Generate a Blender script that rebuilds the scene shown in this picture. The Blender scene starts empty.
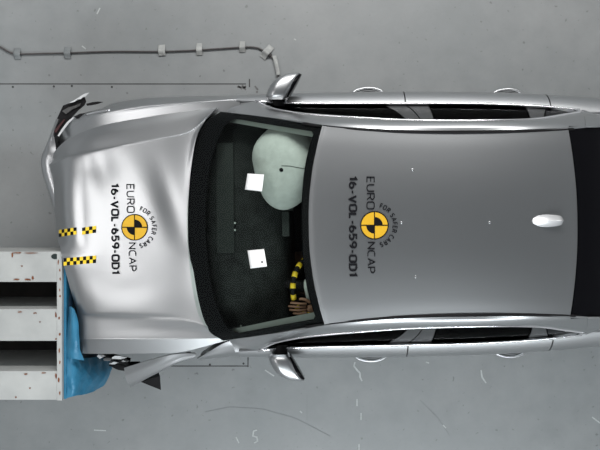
import bpy, bmesh, math, random
from mathutils import Vector, Matrix
from mathutils.bvhtree import BVHTree

random.seed(7)
S = bpy.context.scene
C = S.collection

# ------------------------------------------------------------------ camera
H, F = 5.5, 658.0                       # camera height (m), focal length (px of a 600 wide frame)
cam_d = bpy.data.cameras.new('camera')
cam_d.sensor_width = 36.0
cam_d.lens = 36.0 * F / 600.0
cam = bpy.data.objects.new('camera', cam_d)
cam.location = (0, 0, H)
C.objects.link(cam)
S.camera = cam

# ------------------------------------------------------------------ world, lamps, exposure
world = bpy.data.worlds.new('hall'); S.world = world
world.use_nodes = True
bg = world.node_tree.nodes['Background']
bg.inputs[0].default_value = (0.86, 0.95, 1.0, 1)
bg.inputs[1].default_value = 0.15

def area(name, loc, target, size, size_y, power, col=(1, 1, 1)):
    d = bpy.data.lights.new(name, 'AREA'); d.shape = 'RECTANGLE'
    d.size = size; d.size_y = size_y; d.energy = power; d.color = col
    o = bpy.data.objects.new(name, d); C.objects.link(o)
    o.location = loc
    o.rotation_euler = (Vector(target) - Vector(loc)).to_track_quat('-Z', 'Y').to_euler()
    return o
area('lamp_bank_front', (-4.5, -0.2, 6.8), (-0.8, 0, 0.5), 3.8, 0.9, 100, (1, 0.98, 0.97))
area('lamp_bank_right', (0.9, 5.3, 5.7), (0.9, 0.8, 0.0), 6.4, 0.9, 530, (1, 0.985, 0.965))
area('lamp_bank_left', (0.9, -5.3, 5.7), (0.9, -0.8, 0.0), 6.4, 0.9, 500, (0.92, 0.975, 1))
S.view_settings.view_transform = 'Standard'
S.view_settings.look = 'None'
S.view_settings.gamma = 1.0
S.view_settings.use_curve_mapping = False
S.view_settings.exposure = -0.12

# ------------------------------------------------------------------ materials
MATS = {}
def mat(name, col, rough=0.5, metal=0.0, coat=0.0, spec=0.5, noise=None, bump=None, col2=None, emis=None):
    if name in MATS: return MATS[name]
    m = bpy.data.materials.new(name); m.use_nodes = True
    nt = m.node_tree; b = nt.nodes['Principled BSDF']
    b.inputs['Base Color'].default_value = (*col, 1)
    b.inputs['Roughness'].default_value = rough
    b.inputs['Metallic'].default_value = metal
    b.inputs['Coat Weight'].default_value = coat
    b.inputs['Coat Roughness'].default_value = 0.08
    b.inputs['Specular IOR Level'].default_value = spec
    tc = nt.nodes.new('ShaderNodeTexCoord')
    if noise:
        n = nt.nodes.new('ShaderNodeTexNoise'); n.inputs['Scale'].default_value = noise[0]
        n.inputs['Detail'].default_value = 6
        nt.links.new(tc.outputs['Object'], n.inputs['Vector'])
        r = nt.nodes.new('ShaderNodeValToRGB')
        r.color_ramp.elements[0].position = noise[1]; r.color_ramp.elements[1].position = noise[2]
        r.color_ramp.elements[0].color = (*col, 1)
        r.color_ramp.elements[1].color = (*(col2 or col), 1)
        nt.links.new(n.outputs['Fac'], r.inputs['Fac'])
        nt.links.new(r.outputs['Color'], b.inputs['Base Color'])
    if bump:
        n = nt.nodes.new('ShaderNodeTexNoise'); n.inputs['Scale'].default_value = bump[0]
        n.inputs['Detail'].default_value = 3
        nt.links.new(tc.outputs['Object'], n.inputs['Vector'])
        bm_ = nt.nodes.new('ShaderNodeBump'); bm_.inputs['Strength'].default_value = bump[1]
        bm_.inputs['Distance'].default_value = bump[2]
        nt.links.new(n.outputs['Fac'], bm_.inputs['Height'])
        nt.links.new(bm_.outputs['Normal'], b.inputs['Normal'])
    MATS[name] = m
    return m

def glass_mat(name, tint, gloss_rough=0.02, ior=1.45, gcol=1.0):
    m = bpy.data.materials.new(name); m.use_nodes = True
    nt = m.node_tree
    for n in list(nt.nodes):
        if n.type != 'OUTPUT_MATERIAL': nt.nodes.remove(n)
    out = [n for n in nt.nodes if n.type == 'OUTPUT_MATERIAL'][0]
    t = nt.nodes.new('ShaderNodeBsdfTransparent'); t.inputs[0].default_value = (*tint, 1)
    g = nt.nodes.new('ShaderNodeBsdfGlossy'); g.inputs['Roughness'].default_value = gloss_rough
    g.inputs[0].default_value = (gcol, gcol, gcol, 1)
    f = nt.nodes.new('ShaderNodeFresnel'); f.inputs[0].default_value = ior
    mx = nt.nodes.new('ShaderNodeMixShader')
    nt.links.new(f.outputs[0], mx.inputs[0]); nt.links.new(t.outputs[0], mx.inputs[1])
    nt.links.new(g.outputs[0], mx.inputs[2]); nt.links.new(mx.outputs[0], out.inputs[0])
    MATS[name] = m
    return m

SILVER = mat('silver_paint', (0.42, 0.43, 0.44), 0.34, 0.95, coat=0.12)
CHROME = mat('chrome', (0.88, 0.88, 0.9), 0.22, 1.0)
BLACKGLOSS = mat('black_gloss', (0.004, 0.004, 0.005), 0.15, spec=0.05)
FRIT = mat('black_frit', (0.004, 0.004, 0.005), 0.4, spec=0.1)
BLACKPL = mat('black_plastic', (0.008, 0.008, 0.009), 0.55, spec=0.12, noise=(30, .3, .8), col2=(0.014, 0.013, 0.014))
DARKIN = mat('dark_interior', (0.010, 0.011, 0.011), 0.7, spec=0.15, noise=(14, .3, .7), col2=(0.022, 0.025, 0.024))
SEATM = mat('charcoal_leather', (0.02, 0.02, 0.021), 0.5, noise=(40, .3, .7), col2=(0.03, 0.03, 0.032))
TRIMLT = mat('pale_trim', (0.42, 0.46, 0.43), 0.7, noise=(20, .3, .7), col2=(0.46, 0.50, 0.47))
BAGM = mat('airbag_cloth', (0.55, 0.58, 0.55), 0.85, noise=(25, .3, .7), col2=(0.63, 0.66, 0.63), bump=(30, .3, .01))
RUBBER = mat('tyre_rubber', (0.015, 0.015, 0.015), 0.8, noise=(30, .3, .7), col2=(0.022, 0.022, 0.022))
ALLOY = mat('alloy', (0.6, 0.6, 0.62), 0.3, 1.0)
YELLOW = mat('marker_yellow', (0.86, 0.58, 0.02), 0.5, noise=(30, .3, .7), col2=(0.9, 0.64, 0.03))
RYEL = mat('roundel_yellow', (0.66, 0.37, 0.012), 0.5, noise=(20, .3, .7), col2=(0.70, 0.41, 0.015))
MBLACK = mat('marker_black', (0.006, 0.006, 0.007), 0.6, spec=0.1)
LETTER = mat('lettering_black', (0.008, 0.008, 0.010), 0.6, spec=0.1)
WHITEM = mat('plain_white', (0.95, 0.95, 0.95), 0.7)
STEELW = mat('white_painted_steel', (0.36, 0.37, 0.365), 0.6, spec=.3, noise=(5, .35, .75), col2=(0.45, 0.46, 0.45))
STEELS = mat('recess_shade_dark', (0.02, 0.02, 0.02), 0.8, spec=.1, noise=(6, .3, .7), col2=(0.035, 0.033, 0.03))  # shade of the barrier recesses put into the base plate colour
RUST = mat('rust', (0.13, 0.035, 0.015), 0.9, noise=(60, .3, .7), col2=(0.22, 0.08, 0.03))
BLUE = mat('blue_sheet', (0.018, 0.14, 0.25), 0.45, 0.1, noise=(9, .3, .7), col2=(0.028, 0.19, 0.33), bump=(9, .5, .03))
NAVY = mat('blue_honeycomb', (0.005, 0.018, 0.04), 0.6, spec=.2, noise=(40, .3, .7), col2=(0.008, 0.03, 0.06))  # core colour darkened to carry the shadow of the gap by the sheet
SKINM = mat('dummy_skin', (0.36, 0.19, 0.12), 0.6, noise=(15, .3, .7), col2=(0.42, 0.23, 0.15))
SHIRT = mat('dummy_shirt', (0.03, 0.03, 0.035), 0.8, noise=(30, .3, .7), col2=(0.05, 0.05, 0.05))
CABLEM = mat('cable_rubber', (0.05, 0.048, 0.048), 0.6, noise=(30, .3, .7), col2=(0.08, 0.07, 0.07))
TAPEW = mat('pale_tape', (0.28, 0.29, 0.285), 0.6, noise=(25, .3, .7), col2=(0.40, 0.41, 0.40))
TAPEG = mat('grey_tape', (0.16, 0.175, 0.18), 0.5, noise=(25, .3, .7), col2=(0.20, 0.215, 0.22))
CHALK = mat('chalk', (0.5, 0.52, 0.52), 0.9, noise=(60, .3, .7), col2=(0.36, 0.38, 0.38))
SCRAPW = mat('broken_white_plastic', (0.42, 0.43, 0.44), 0.35, noise=(30, .3, .7), col2=(0.6, 0.61, 0.62))
JOINT = mat('floor_joint', (0.035, 0.036, 0.037), 0.8, noise=(20, .3, .7), col2=(0.05, 0.05, 0.05))
SCUFF = mat('floor_scuff', (0.10, 0.10, 0.10), 0.8, noise=(50, .3, .7), col2=(0.16, 0.16, 0.16))
SCRATCH = mat('floor_scratch', (0.185, 0.197, 0.202), 0.7, noise=(50, .3, .7), col2=(0.21, 0.222, 0.226))
WS_GLASS = glass_mat('windscreen_glass', (0.84, 0.90, 0.87), ior=1.16)
SD_GLASS = glass_mat('side_glass', (0.20, 0.20, 0.20), ior=1.2, gcol=.12)

def floor_material():
    m = bpy.data.materials.new('painted_concrete'); m.use_nodes = True
    nt = m.node_tree; b = nt.nodes['Principled BSDF']
    tc = nt.nodes.new('ShaderNodeTexCoord')
    def noise(scale, detail=5, rough=.55, dist=0.0):
        n = nt.nodes.new('ShaderNodeTexNoise'); n.inputs['Scale'].default_value = scale
        n.inputs['Detail'].default_value = detail; n.inputs['Roughness'].default_value = rough
        n.inputs['Distortion'].default_value = dist
        nt.links.new(tc.outputs['Object'], n.inputs['Vector']); return n
    def ramp(src, p0, c0, p1, c1):
        r = nt.nodes.new('ShaderNodeValToRGB'); e = r.color_ramp.elements
        e[0].position = p0; e[0].color = (*c0, 1); e[1].position = p1; e[1].color = (*c1, 1)
        nt.links.new(src, r.inputs[0]); return r
    def mul(a, bb, fac=1.0):
        mx = nt.nodes.new('ShaderNodeMixRGB'); mx.blend_type = 'MULTIPLY'; mx.inputs[0].default_value = fac
        nt.links.new(a, mx.inputs[1]); nt.links.new(bb, mx.inputs[2]); return mx
    base = ramp(noise(0.9, 4, .5).outputs['Fac'], .3, (0.205, 0.220, 0.225), .7, (0.250, 0.260, 0.263))
    mott = ramp(noise(6, 8, .65).outputs['Fac'], .3, (0.93, 0.93, 0.93), .7, (1.05, 1.05, 1.05))
    spots = ramp(noise(26, 2, .4, .3).outputs['Fac'], .24, (0.55, 0.55, 0.55), .30, (1, 1, 1))
    c = mul(base.outputs[0], mott.outputs[0]); c = mul(c.outputs[0], spots.outputs[0], .8)
    nt.links.new(c.outputs[0], b.inputs['Base Color'])
    rr = ramp(noise(3, 5).outputs['Fac'], .3, (0.36,) * 3, .7, (0.52,) * 3)
    nt.links.new(rr.outputs[0], b.inputs['Roughness'])
    return m
FLOORM = floor_material()

# ------------------------------------------------------------------ helpers
YC = -0.002; YAW = 0.0107     #                              # the car stands a hair off the camera axis
def P(px, py, z, yc=0.0):
    s = F / (H - z)
    return Vector(((px - 300.0) / s, (225.0 - py) / s - yc, z))
def PC(px, py, z):                       # the same point in the car's own frame (it stands turned by YAW)
    w = P(px, py, z, YC); c_, s_ = math.cos(YAW), math.sin(YAW)
    return Vector((w.x * c_ + w.y * s_, -w.x * s_ + w.y * c_, z))

def link(name, me, m, parent=None, smooth=True, label=None):
    o = bpy.data.objects.new(name, me); C.objects.link(o)
    if m is not None and not me.materials: me.materials.append(m)
    if smooth:
        me.polygons.foreach_set('use_smooth', [True] * len(me.polygons))
    if parent: o.parent = parent
    if label: o['label'] = label
    return o

def tag(o, label, cat, group=None):
    o['label'] = label; o['category'] = cat
    if group: o['group'] = group
    return o

def empty(name, loc=(0, 0, 0)):
    o = bpy.data.objects.new(name, None); C.objects.link(o); o.location = loc
    o.empty_display_size = .2
    return o

def cr(pts, t):                           # Catmull-Rom through equally spaced knots, t in 0..1
    n = len(pts) - 1
    f = min(max(t, 0), 1) * n; i = min(int(f), n - 1); u = f - i
    p1, p2 = pts[i], pts[i + 1]
    p0 = pts[i - 1] if i > 0 else p1 * 2 - p2
    p3 = pts[i + 2] if i + 2 <= n else p2 * 2 - p1
    return ((p1 * 2) + (p2 - p0) * u + (p0 * 2 - p1 * 5 + p2 * 4 - p3) * u * u + (p1 * 3 - p0 - p2 * 3 + p3) * u ** 3) * .5

def grid_pts(lines, nu, nv, linear_v=False):
    rows = []
    for a in range(nu + 1):
        cross = [cr(l, a / nu) for l in lines]
        if linear_v:
            r = []
            k = len(cross) - 1
            for b in range(nv + 1):
                f = b / nv * k; i = min(int(f), k - 1); r.append(cross[i].lerp(cross[i + 1], f - i))
            rows.append(r)
        else:
            rows.append([cr(cross, b / nv) for b in range(nv + 1)])
    return rows

def grid_mesh(name, rows, flip=False, keep=None):
    nu, nv = len(rows), len(rows[0])
    vs = [p for r in rows for p in r]; fs = []
    for a in range(nu - 1):
        for b in range(nv - 1):
            if keep and not keep(a / (nu - 1), b / (nv - 1), (a + 1) / (nu - 1), (b + 1) / (nv - 1)): continue
            q = (a * nv + b, a * nv + b + 1, (a + 1) * nv + b + 1, (a + 1) * nv + b)
            fs.append(q[::-1] if flip else q)
    me = bpy.data.meshes.new(name); me.from_pydata([tuple(v) for v in vs], [], fs)
    # normals upward / outward on the average
    me.update()
    return me

def orient(me, ref):
    """make faces look away from the point ref"""
    s = 0
    for p in me.polygons: s += (Vector(p.center) - Vector(ref)).dot(p.normal) * p.area
    if s < 0: me.flip_normals()

def patch(name, lines, m, parent, nu=24, nv=16, thick=0.012, ref=(0.3, 0, 0.6), linear_v=False, label=None, keep=None):
    lines = [[Vector(p) for p in l] for l in lines]
    me = grid_mesh(name, grid_pts(lines, nu, nv, linear_v), keep=keep)
    if keep:
        bm = bmesh.new(); bm.from_mesh(me)
        bmesh.ops.delete(bm, geom=[v for v in bm.verts if not v.link_faces], context='VERTS')
        bm.to_mesh(me); bm.free()
    orient(me, ref)
    o = link(name, me, m, parent, label=label)
    if thick:
        s = o.modifiers.new('thickness', 'SOLIDIFY'); s.thickness = thick; s.offset = -1
        e = o.modifiers.new('edges', 'EDGE_SPLIT'); e.split_angle = math.radians(50)
    return o

def bvh(o):
    me = o.data
    return BVHTree.FromPolygons([v.co.copy() for v in me.vertices], [tuple(p.vertices) for p in me.polygons])

def drop(tree, p, off=0.0025):
    h = tree.ray_cast(Vector((p.x, p.y, 4.0)), Vector((0, 0, -1)))
    if h[0] is None: return Vector(p)
    return Vector((p.x, p.y, h[0].z + off))

def bm_box(bm, lo, hi, bevel=0.0, mi=0):
    r = bmesh.ops.create_cube(bm, size=1.0)
    vs = r['verts']
    for v in vs:
        v.co = Vector([lo[i] + (v.co[i] + .5) * (hi[i] - lo[i]) for i in range(3)])
    fs = set(f for v in vs for f in v.link_faces)
    for f in fs: f.material_index = mi
    if bevel:
        bmesh.ops.bevel(bm, geom=list(set(e for f in fs for e in f.edges)), offset=bevel, segments=2, affect='EDGES', profile=.7)

def box(name, lo, hi, m, parent=None, bevel=0.006, label=None):
    bm = bmesh.new(); bm_box(bm, lo, hi, bevel)
    me = bpy.data.meshes.new(name); bm.to_mesh(me); bm.free()
    return link(name, me, m, parent, smooth=False, label=label)

def tube_mesh(name, pts, rad, seg=8, sub=6, closed=False, squash=1.0):
    pts = [Vector(p) for p in pts]
    if not closed and sub > 1:
        n = (len(pts) - 1) * sub
        pts = [cr(pts, i / n) for i in range(n + 1)]
    n = len(pts); bm = bmesh.new(); rings = []
    for i, p in enumerate(pts):
        a = pts[(i - 1) % n] if (closed or i > 0) else p
        b = pts[(i + 1) % n] if (closed or i < n - 1) else p
        t = (b - a).normalized()
        up = Vector((0, 0, 1)) if abs(t.z) < .95 else Vector((1, 0, 0))
        sd = t.cross(up).normalized(); u2 = sd.cross(t)
        r = rad(i / max(1, n - 1)) if callable(rad) else rad
        rings.append([bm.verts.new(p + sd * (math.cos(2 * math.pi * k / seg) * r) + u2 * (math.sin(2 * math.pi * k / seg) * r * squash)) for k in range(seg)])
    for i in range(n if closed else n - 1):
        A, B = rings[i], rings[(i + 1) % n]
        for k in range(seg): bm.faces.new((A[k], A[(k + 1) % seg], B[(k + 1) % seg], B[k]))
    if not closed:
        bm.faces.new(rings[0][::-1]); bm.faces.new(rings[-1])
    bmesh.ops.recalc_face_normals(bm, faces=bm.faces)
    me = bpy.data.meshes.new(name); bm.to_mesh(me); bm.free()
    return me

def tube(name, pts, rad, m, parent=None, label=None, **k):
    return link(name, tube_mesh(name, pts, rad, **k), m, parent, label=label)

def prism(name, top, bot, m, parent=None, label=None, smooth=False):
    """solid between two rings of equal length"""
    n = len(top); bm = bmesh.new()
    T = [bm.verts.new(p) for p in top]; B = [bm.verts.new(p) for p in bot]
    bm.faces.new(T); bm.faces.new(B[::-1])
    for i in range(n): bm.faces.new((T[i], B[i], B[(i + 1) % n], T[(i + 1) % n]))
    bmesh.ops.recalc_face_normals(bm, faces=bm.faces)
    bmesh.ops.triangulate(bm, faces=[f for f in bm.faces if len(f.verts) > 4])
    me = bpy.data.meshes.new(name); bm.to_mesh(me); bm.free()
    return link(name, me, m, parent, smooth=smooth, label=label)

def ellipsoid(name, c, r, m, parent=None, fn=None, seg=32, label=None):
    bm = bmesh.new(); bmesh.ops.create_uvsphere(bm, u_segments=seg, v_segments=seg // 2, radius=1)
    for v in bm.verts:
        q = v.co.copy()
        if fn: q = fn(q)
        v.co = Vector(c) + Vector((q.x * r[0], q.y * r[1], q.z * r[2]))
    me = bpy.data.meshes.new(name); bm.to_mesh(me); bm.free()
    return link(name, me, m, parent, label=label)

def arr(*pts): return [PC(*p) for p in pts]

# ------------------------------------------------------------------ floor
floor = box('floor', (-8, -7, -0.2), (8, 7, 0), FLOORM, bevel=0)
floor['kind'] = 'structure'
HALLW = mat('hall_wall_paint', (0.62, 0.63, 0.64), 0.8, noise=(2, .3, .7), col2=(0.66, 0.67, 0.68))
HALLC = mat('hall_ceiling_paint', (0.20, 0.21, 0.22), 0.9, noise=(2, .3, .7), col2=(0.22, 0.23, 0.24))
for nm, lo, hi, mm in (('wall_front', (-8.2, -7, 0), (-8, 7, 9), HALLW), ('wall_back', (8, -7, 0), (8.2, 7, 9), HALLW),
                       ('wall_left', (-8, -7.2, 0), (8, -7, 9), HALLW), ('wall_right', (-8, 7, 0), (8, 7.2, 9), HALLW), ('ceiling', (-8.2, -7.2, 9), (8.2, 7.2, 9.2), HALLC)):
    box(nm, lo, hi, mm, bevel=0)['kind'] = 'structure'
def flat_strip(name, pts, w, m, parent, z=0.0015, h=0.003):
    """low strip on the floor following pixel path pts, w in metres"""
    q = [P(x, y, 0) for x, y in pts]
    L, R_ = [], []
    for i, p in enumerate(q):
        t = (q[min(i + 1, len(q) - 1)] - q[max(i - 1, 0)]).normalized(); n = Vector((-t.y, t.x, 0))
        ww = w * (.5 if 0 < i < len(q) - 1 else .35)
        L.append(p + n * ww); R_.append(p - n * ww)
    ring = L + R_[::-1]
    return prism(name, [v + Vector((0, 0, h)) for v in ring], [v - Vector((0, 0, .002)) for v in ring], m, parent)
# steel cover of the pit below the car: a very low plate with dark joints round it
pl = P(-260, 84, 0); pr = P(248, 366, 0)
plate = box('pit_cover', (pl.x, pr.y, -0.05), (pr.x, pl.y, 0.002), FLOORM, floor, bevel=0)
for nm, a, b in (('joint', (-260, 84), (246, 84)), ('joint', (-260, 366), (248, 366)), ('joint', (248, 355), (248, 367)), ('joint', (249.5, 79), (249.5, 87))):
    flat_strip(nm, (a, b), 0.012, JOINT, floor)
for x, y in ((210, 364.5), (243.5, 363.5), (13, 87), (54, 86.5), (112, 87), (72, 86)):
    c = P(x, y, 0)
    prism('cover_bolt', [c + Vector((math.cos(k) * .009, math.sin(k) * .009, .005)) for k in [i * math.pi / 4 for i in range(8)]],
          [c + Vector((math.cos(k) * .009, math.sin(k) * .009, 0)) for k in [i * math.pi / 4 for i in range(8)]], JOINT, floor)
chalk = [((355, 362), (354, 366), (357, 370), (360, 373), (360, 377), (362, 381)), ((357, 399), (357, 406)), ((361, 413), (361, 420)), ((359, 444), (359, 450)),
         ((481, 370), (482, 377), (486, 383)), ((592, 417), (600, 423)), ((257, 430), (253.5, 431), (253, 436), (257, 437), (257.5, 441), (254, 443)),
         ((236, 437), (239, 443)), ((265, 370), (274, 376)), ((300, 411), (302, 413)), ((94, 430), (106, 430.5)), ((100, 8), (97, 14)), ((82, 46), (86, 49)),
         ((294, 39), (296, 40)), ((426, 362), (429, 363)), ((443, 425), (446, 428))]
for c in chalk: flat_strip('chalk_mark', c, 0.014, CHALK, floor, h=.0022)
for c in (((238, 86), (242, 89)), ((242, 85), (246, 90)), ((246, 86), (243, 89)), ((237, 87), (246, 87.5)), ((255, 86), (258, 90)), ((256, 92), (258, 92))):
    flat_strip('scuff_mark', c, 0.02, SCUFF, floor, h=.0022)
for c in (((205, 412), (230, 407), (262, 409), (295, 418), (330, 436)), ((307, 395), (307, 420)), ((420, 400), (438, 418), (450, 436))):
    flat_strip('scratch_line', c, 0.006, SCRATCH, floor, h=.0018)

# cable taped to the floor
cpts = [P(x, y, .012) for x, y in ((-10, 44), (0, 47), (9, 52), (18, 54), (45, 53.5), (68, 53), (110, 51.5), (162, 51.5), (199, 50), (242, 47.3), (255, 47.5), (262, 50), (269, 55), (275, 61), (278, 68), (278, 77), (276, 84))]
cable = tube('cable', cpts, 0.007, CABLEM, sub=5)
tag(cable, 'thin dark cable taped along the floor beside the car', 'cable')
kn = tube('cable_joint', [P(264, 51, .014), P(271, 56, .014)], lambda t: .016, CABLEM, cable, sub=2)
def tape(px, py, w, h, rot, m, label, bump=.025):
    c = P(px, py, 0); a = math.radians(rot); w /= 119.6; h /= 119.6
    nx, ny = 7, 25; vs = []
    cab = [p for p in (cr(cpts, i / 200) for i in range(201))]
    rows = []
    for i in range(nx):
        r = []
        for j in range(ny):
            x = (i / (nx - 1) - .5) * w; y = (j / (ny - 1) - .5) * h
            q = Vector((c.x + x * math.cos(a) - y * math.sin(a), c.y + x * math.sin(a) + y * math.cos(a), 0))
            d = min((Vector((p.x, p.y, 0)) - q).length for p in cab)
            q.z = .003 + bump * math.exp(-(d / .030) ** 2)
            r.append(q)
        rows.append(r)
    me = grid_mesh('tape', rows); orient(me, (c.x, c.y, -1))
    o = link('tape_strip', me, m); s = o.modifiers.new('t', 'SOLIDIFY'); s.thickness = .0015; s.offset = 1
    tag(o, label, 'tape', 'tape strips holding the cable')
tape(18, 54, 6.5, 11, 2, TAPEG, 'grey tape strip holding the cable nearest the left end')
tape(68, 53, 6.5, 12, 0, TAPEG, 'grey tape strip holding the cable, second from the left end')
tape(162, 50.5, 7, 11, 4, TAPEW, 'pale worn tape strip on cable, third from the left end')
tape(199.5, 49.5, 6, 12, 3, TAPEW, 'pale worn tape strip on cable, fourth from the left end')
tape(242.5, 47, 6, 11, 0, TAPEW, 'pale worn tape strip on straight cable just before its bend')
tape(267, 52.5, 7, 15, -38, TAPEW, 'slanted pale tape strip over the joint at the cable bend', .036)
tape(276.5, 66, 4, 20, 12, TAPEW, 'long pale tape strip over the cable end beside the mirror')

# ------------------------------------------------------------------ barrier
ZB = 0.84
bx = lambda px, z=ZB: P(px, 225, z).x
by = lambda py, z=ZB: P(0, py, z).y
bar = empty('crash_barrier', (bx(20), by(326), 0))
tag(bar, 'white painted rusty steel barrier frame with three beams in front of the car', 'barrier')
def to(o, par):
    o.parent = par; o.matrix_parent_inverse = Matrix.Translation(par.location).inverted(); return o
x0, x1, x2 = -3.2, bx(57), bx(62)
for i, (ya, yb) in enumerate(((251.5, 282), (309, 341), (371, 400))):
    o = box('beam', (x0, by(yb), .0), (x1, by(ya), ZB), STEELW, None, .008); to(o, bar)
o = box('front_plate', (x1, by(400.5), .02), (x2, by(251.5), ZB + .004), STEELW, None, .005); to(o, bar)
o = box('base_plate', (x0, by(399), .004), (x1, by(253), .06), STEELS, None, .003); to(o, bar)
# lifting hole near the corner of the first beam
c = P(55, 256.5, ZB)
o = prism('lifting_hole', [c + Vector((math.cos(k) * .026, math.sin(k) * .019, .003)) for k in [i * math.pi / 10 for i in range(20)]],
          [c + Vector((math.cos(k) * .026, math.sin(k) * .019, -.02)) for k in [i * math.pi / 10 for i in range(20)]], mat('hole_dark', (0.01, 0.02, 0.02), .8), None); to(o, bar)
def blot(px, py, w, h):
    c = P(px, py, ZB); n = 11; s = 143.0
    rr = [(.6 + .5 * random.random()) for _ in range(n)]
    ring = [Vector((c.x + math.cos(2 * math.pi * k / n) * w / s * rr[k], c.y + math.sin(2 * math.pi * k / n) * h / s * rr[k], 0)) for k in range(n)]
    o = prism('rust_patch', [v + Vector((0, 0, ZB + .0055)) for v in ring], [v + Vector((0, 0, ZB - .004)) for v in ring], RUST, None); to(o, bar)
for b in ((12.5, 255, 1.0, 3), (18, 252.8, 5, .7), (31, 253, 7, .6), (28, 279.5, 4, 1.0), (17, 279.5, 3.5, .8), (33, 278, 1.2, 2), (58.5, 262, .6, 3), (60, 270, .8, 2.2), (60.5, 279, .9, 1.6), (60, 290, .7, 2), (60.3, 296, 1, 1.2),
          (20, 312, 3, .7), (56, 315, .9, 3), (35, 313, 2, .6), (59.5, 318, .9, 2), (60, 334, 1, 1.6), (59.5, 350, .9, 3), (60, 362, .8, 2), (59, 380, 1.0, 3), (56, 376, .8, 3), (60, 393, .9, 2), (56, 339, 1, .8),
          (26, 374, 2, .7), (44, 372.8, 3, .6), (16, 397, .8, .8), (30, 388, .8, .7), (40, 322, .8, .6), (22, 266, .8, .6)):
    blot(*b)

# deformable blue honeycomb face
hc = empty('honeycomb_barrier_face', (bx(68), by(326), 0))
tag(hc, 'crushed blue honeycomb barrier face between steel frame and car front', 'barrier')
xa, xb = x2 + .002, x2 + .02
o = box('backing_sheet', (xa, by(400), .14), (xb, by(266), ZB - .03), BLUE, None, .003); to(o, hc)
# crushed core: front side pushed in where the car hit, whole below the wheel
def face_x(y, z):
    py = 225 - y * 141
    t = min(1, max(0, (py - 340) / 22.0)); t = t * t * (3 - 2 * t)
    return xb + .012 + .02 * t + .008 * math.sin(y * 31 + z * 9) * (0.4 + t)
def core_top(y):
    t = min(1, max(0, (225 - y * 141 - 262) / 40.0)); return .60 + .17 * t
rows = []
for i in range(25):
    y = by(399) + (by(258) - by(399)) * i / 24
    rows.append([Vector((face_x(y, z) + (.006 * math.sin(z * 14 + y * 6)), y, z)) for z in [.2 + (core_top(y) - .2) * k / 12 for k in range(13)]])
me = grid_mesh('core', rows)
bm = bmesh.new(); bm.from_mesh(me)
vs = list(bm.verts); nn = 13
back = [bm.verts.new((xb, v.co.y, v.co.z)) for v in vs]
def quad(a, b, c_, d): bm.faces.new((a, b, c_, d))
for i in range(24):
    quad(vs[i * nn + 12], vs[(i + 1) * nn + 12], back[(i + 1) * nn + 12], back[i * nn + 12])
    quad(vs[i * nn], back[i * nn], back[(i + 1) * nn], vs[(i + 1) * nn])
for k in range(12):
    quad(vs[k], vs[k + 1], back[k + 1], back[k]); quad(vs[24 * nn + k], back[24 * nn + k], back[24 * nn + k + 1], vs[24 * nn + k + 1])
bmesh.ops.delete(bm, geom=[v for v in bm.verts if not v.link_faces], context='VERTS')
bmesh.ops.recalc_face_normals(bm, faces=bm.faces); bm.to_mesh(me); bm.free()
o = link('honeycomb_core', me, NAVY); to(o, hc)
# blue cover sheet over the front: lower half hangs in front of the core, upper flap folded over the bonnet lip
def sheet(name, lines, nu, nv, amp, parent):
    o = patch(name, lines, BLUE, None, nu, nv, .006, ref=(-3, 0, .5))
    for v in o.data.vertices:
        c = v.co
        v.co.x += amp * math.sin(c.y * 40 + c.z * 11) * math.sin(c.z * 23 + c.y * 7)
        v.co.z += amp * .6 * math.sin(c.x * 50 + c.y * 33)
    return to(o, parent)
sheet('cover_sheet', [[P(66.5, 356, .80), P(66.5, 370, .80), P(66.5, 384, .80), P(66.5, 398, .80)],
                      [P(74, 357, .785), P(75.5, 370, .785), P(76, 384, .785), P(75, 396, .78)],
                      [P(86, 358, .60), P(90, 368, .60), P(92, 381, .59), P(90, 393, .59)],
                      [P(98, 356, .36), P(104, 364, .36), P(107, 374, .36), P(103, 386, .36)],
                      [P(100, 350, .2), P(108, 359, .2), P(112, 367, .2), P(108, 378, .2)]], 30, 30, .006, hc)
sheet('folded_flap', [[P(70, 307, .80), P(69, 318, .80), P(68, 332, .80), P(66.5, 346, .80), P(66.5, 357, .79)],
                      [P(71.2, 306.5, .862), P(71.5, 316, .872), P(71.5, 331, .875), P(71, 346, .865), P(71.5, 358, .83)],
                      [P(72.8, 308, .872), P(75, 318, .882), P(75.8, 332, .884), P(76, 347, .872), P(77.5, 359, .825)],
                      [P(74.2, 311, .868), P(77.4, 320, .872), P(78.4, 333, .866), P(79.5, 348, .85), P(84, 360, .79)]], 24, 14, .0015, hc)

# ------------------------------------------------------------------ car
car = empty('car', (0, YC, 0)); car.rotation_euler.z = YAW
tag(car, 'silver saloon car with crumpled front pressed against the crash barrier', 'car')

# side section: half width against height, scaled along the length
SEC = [(.20, .845), (.30, .885), (.45, .915), (.60, .935), (.73, .945), (.84, .940), (.89, .926), (.922, .902), (.942, .876), (.955, .85)]
WX = [(-1.5, .93), (-.9, .965), (-.43, .985), (0.1, 1.0), (.8, 1.0), (1.4, .985), (1.75, .965), (2.1, .935), (2.5, .90), (2.9, .84), (3.05, .78)]
def lerp_tab(t, x):
    if x <= t[0][0]: return t[0][1]
    for (a, b), (c_, d) in zip(t, t[1:]):
        if x <= c_:
            u = (x - a) / (c_ - a); return b + (d - b) * u
    return t[-1][1]
def wsm(x):  # smoothed
    return sum(lerp_tab(WX, x + d) for d in (-.2, -.1, 0, .1, .2)) / 5
BELT = [(-.55, .875), (-.3, .862), (0, .842), (.7, .833), (1.2, .826), (1.7, .80), (1.95, .765), (2.2, .74)]
def belt_y(x): return sum(lerp_tab(BELT, x + d) for d in (-.15, 0, .15)) / 3
def belt_z(x): return .955 + .035 * max(0, min(1, (x + .3) / 2.2))
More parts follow.
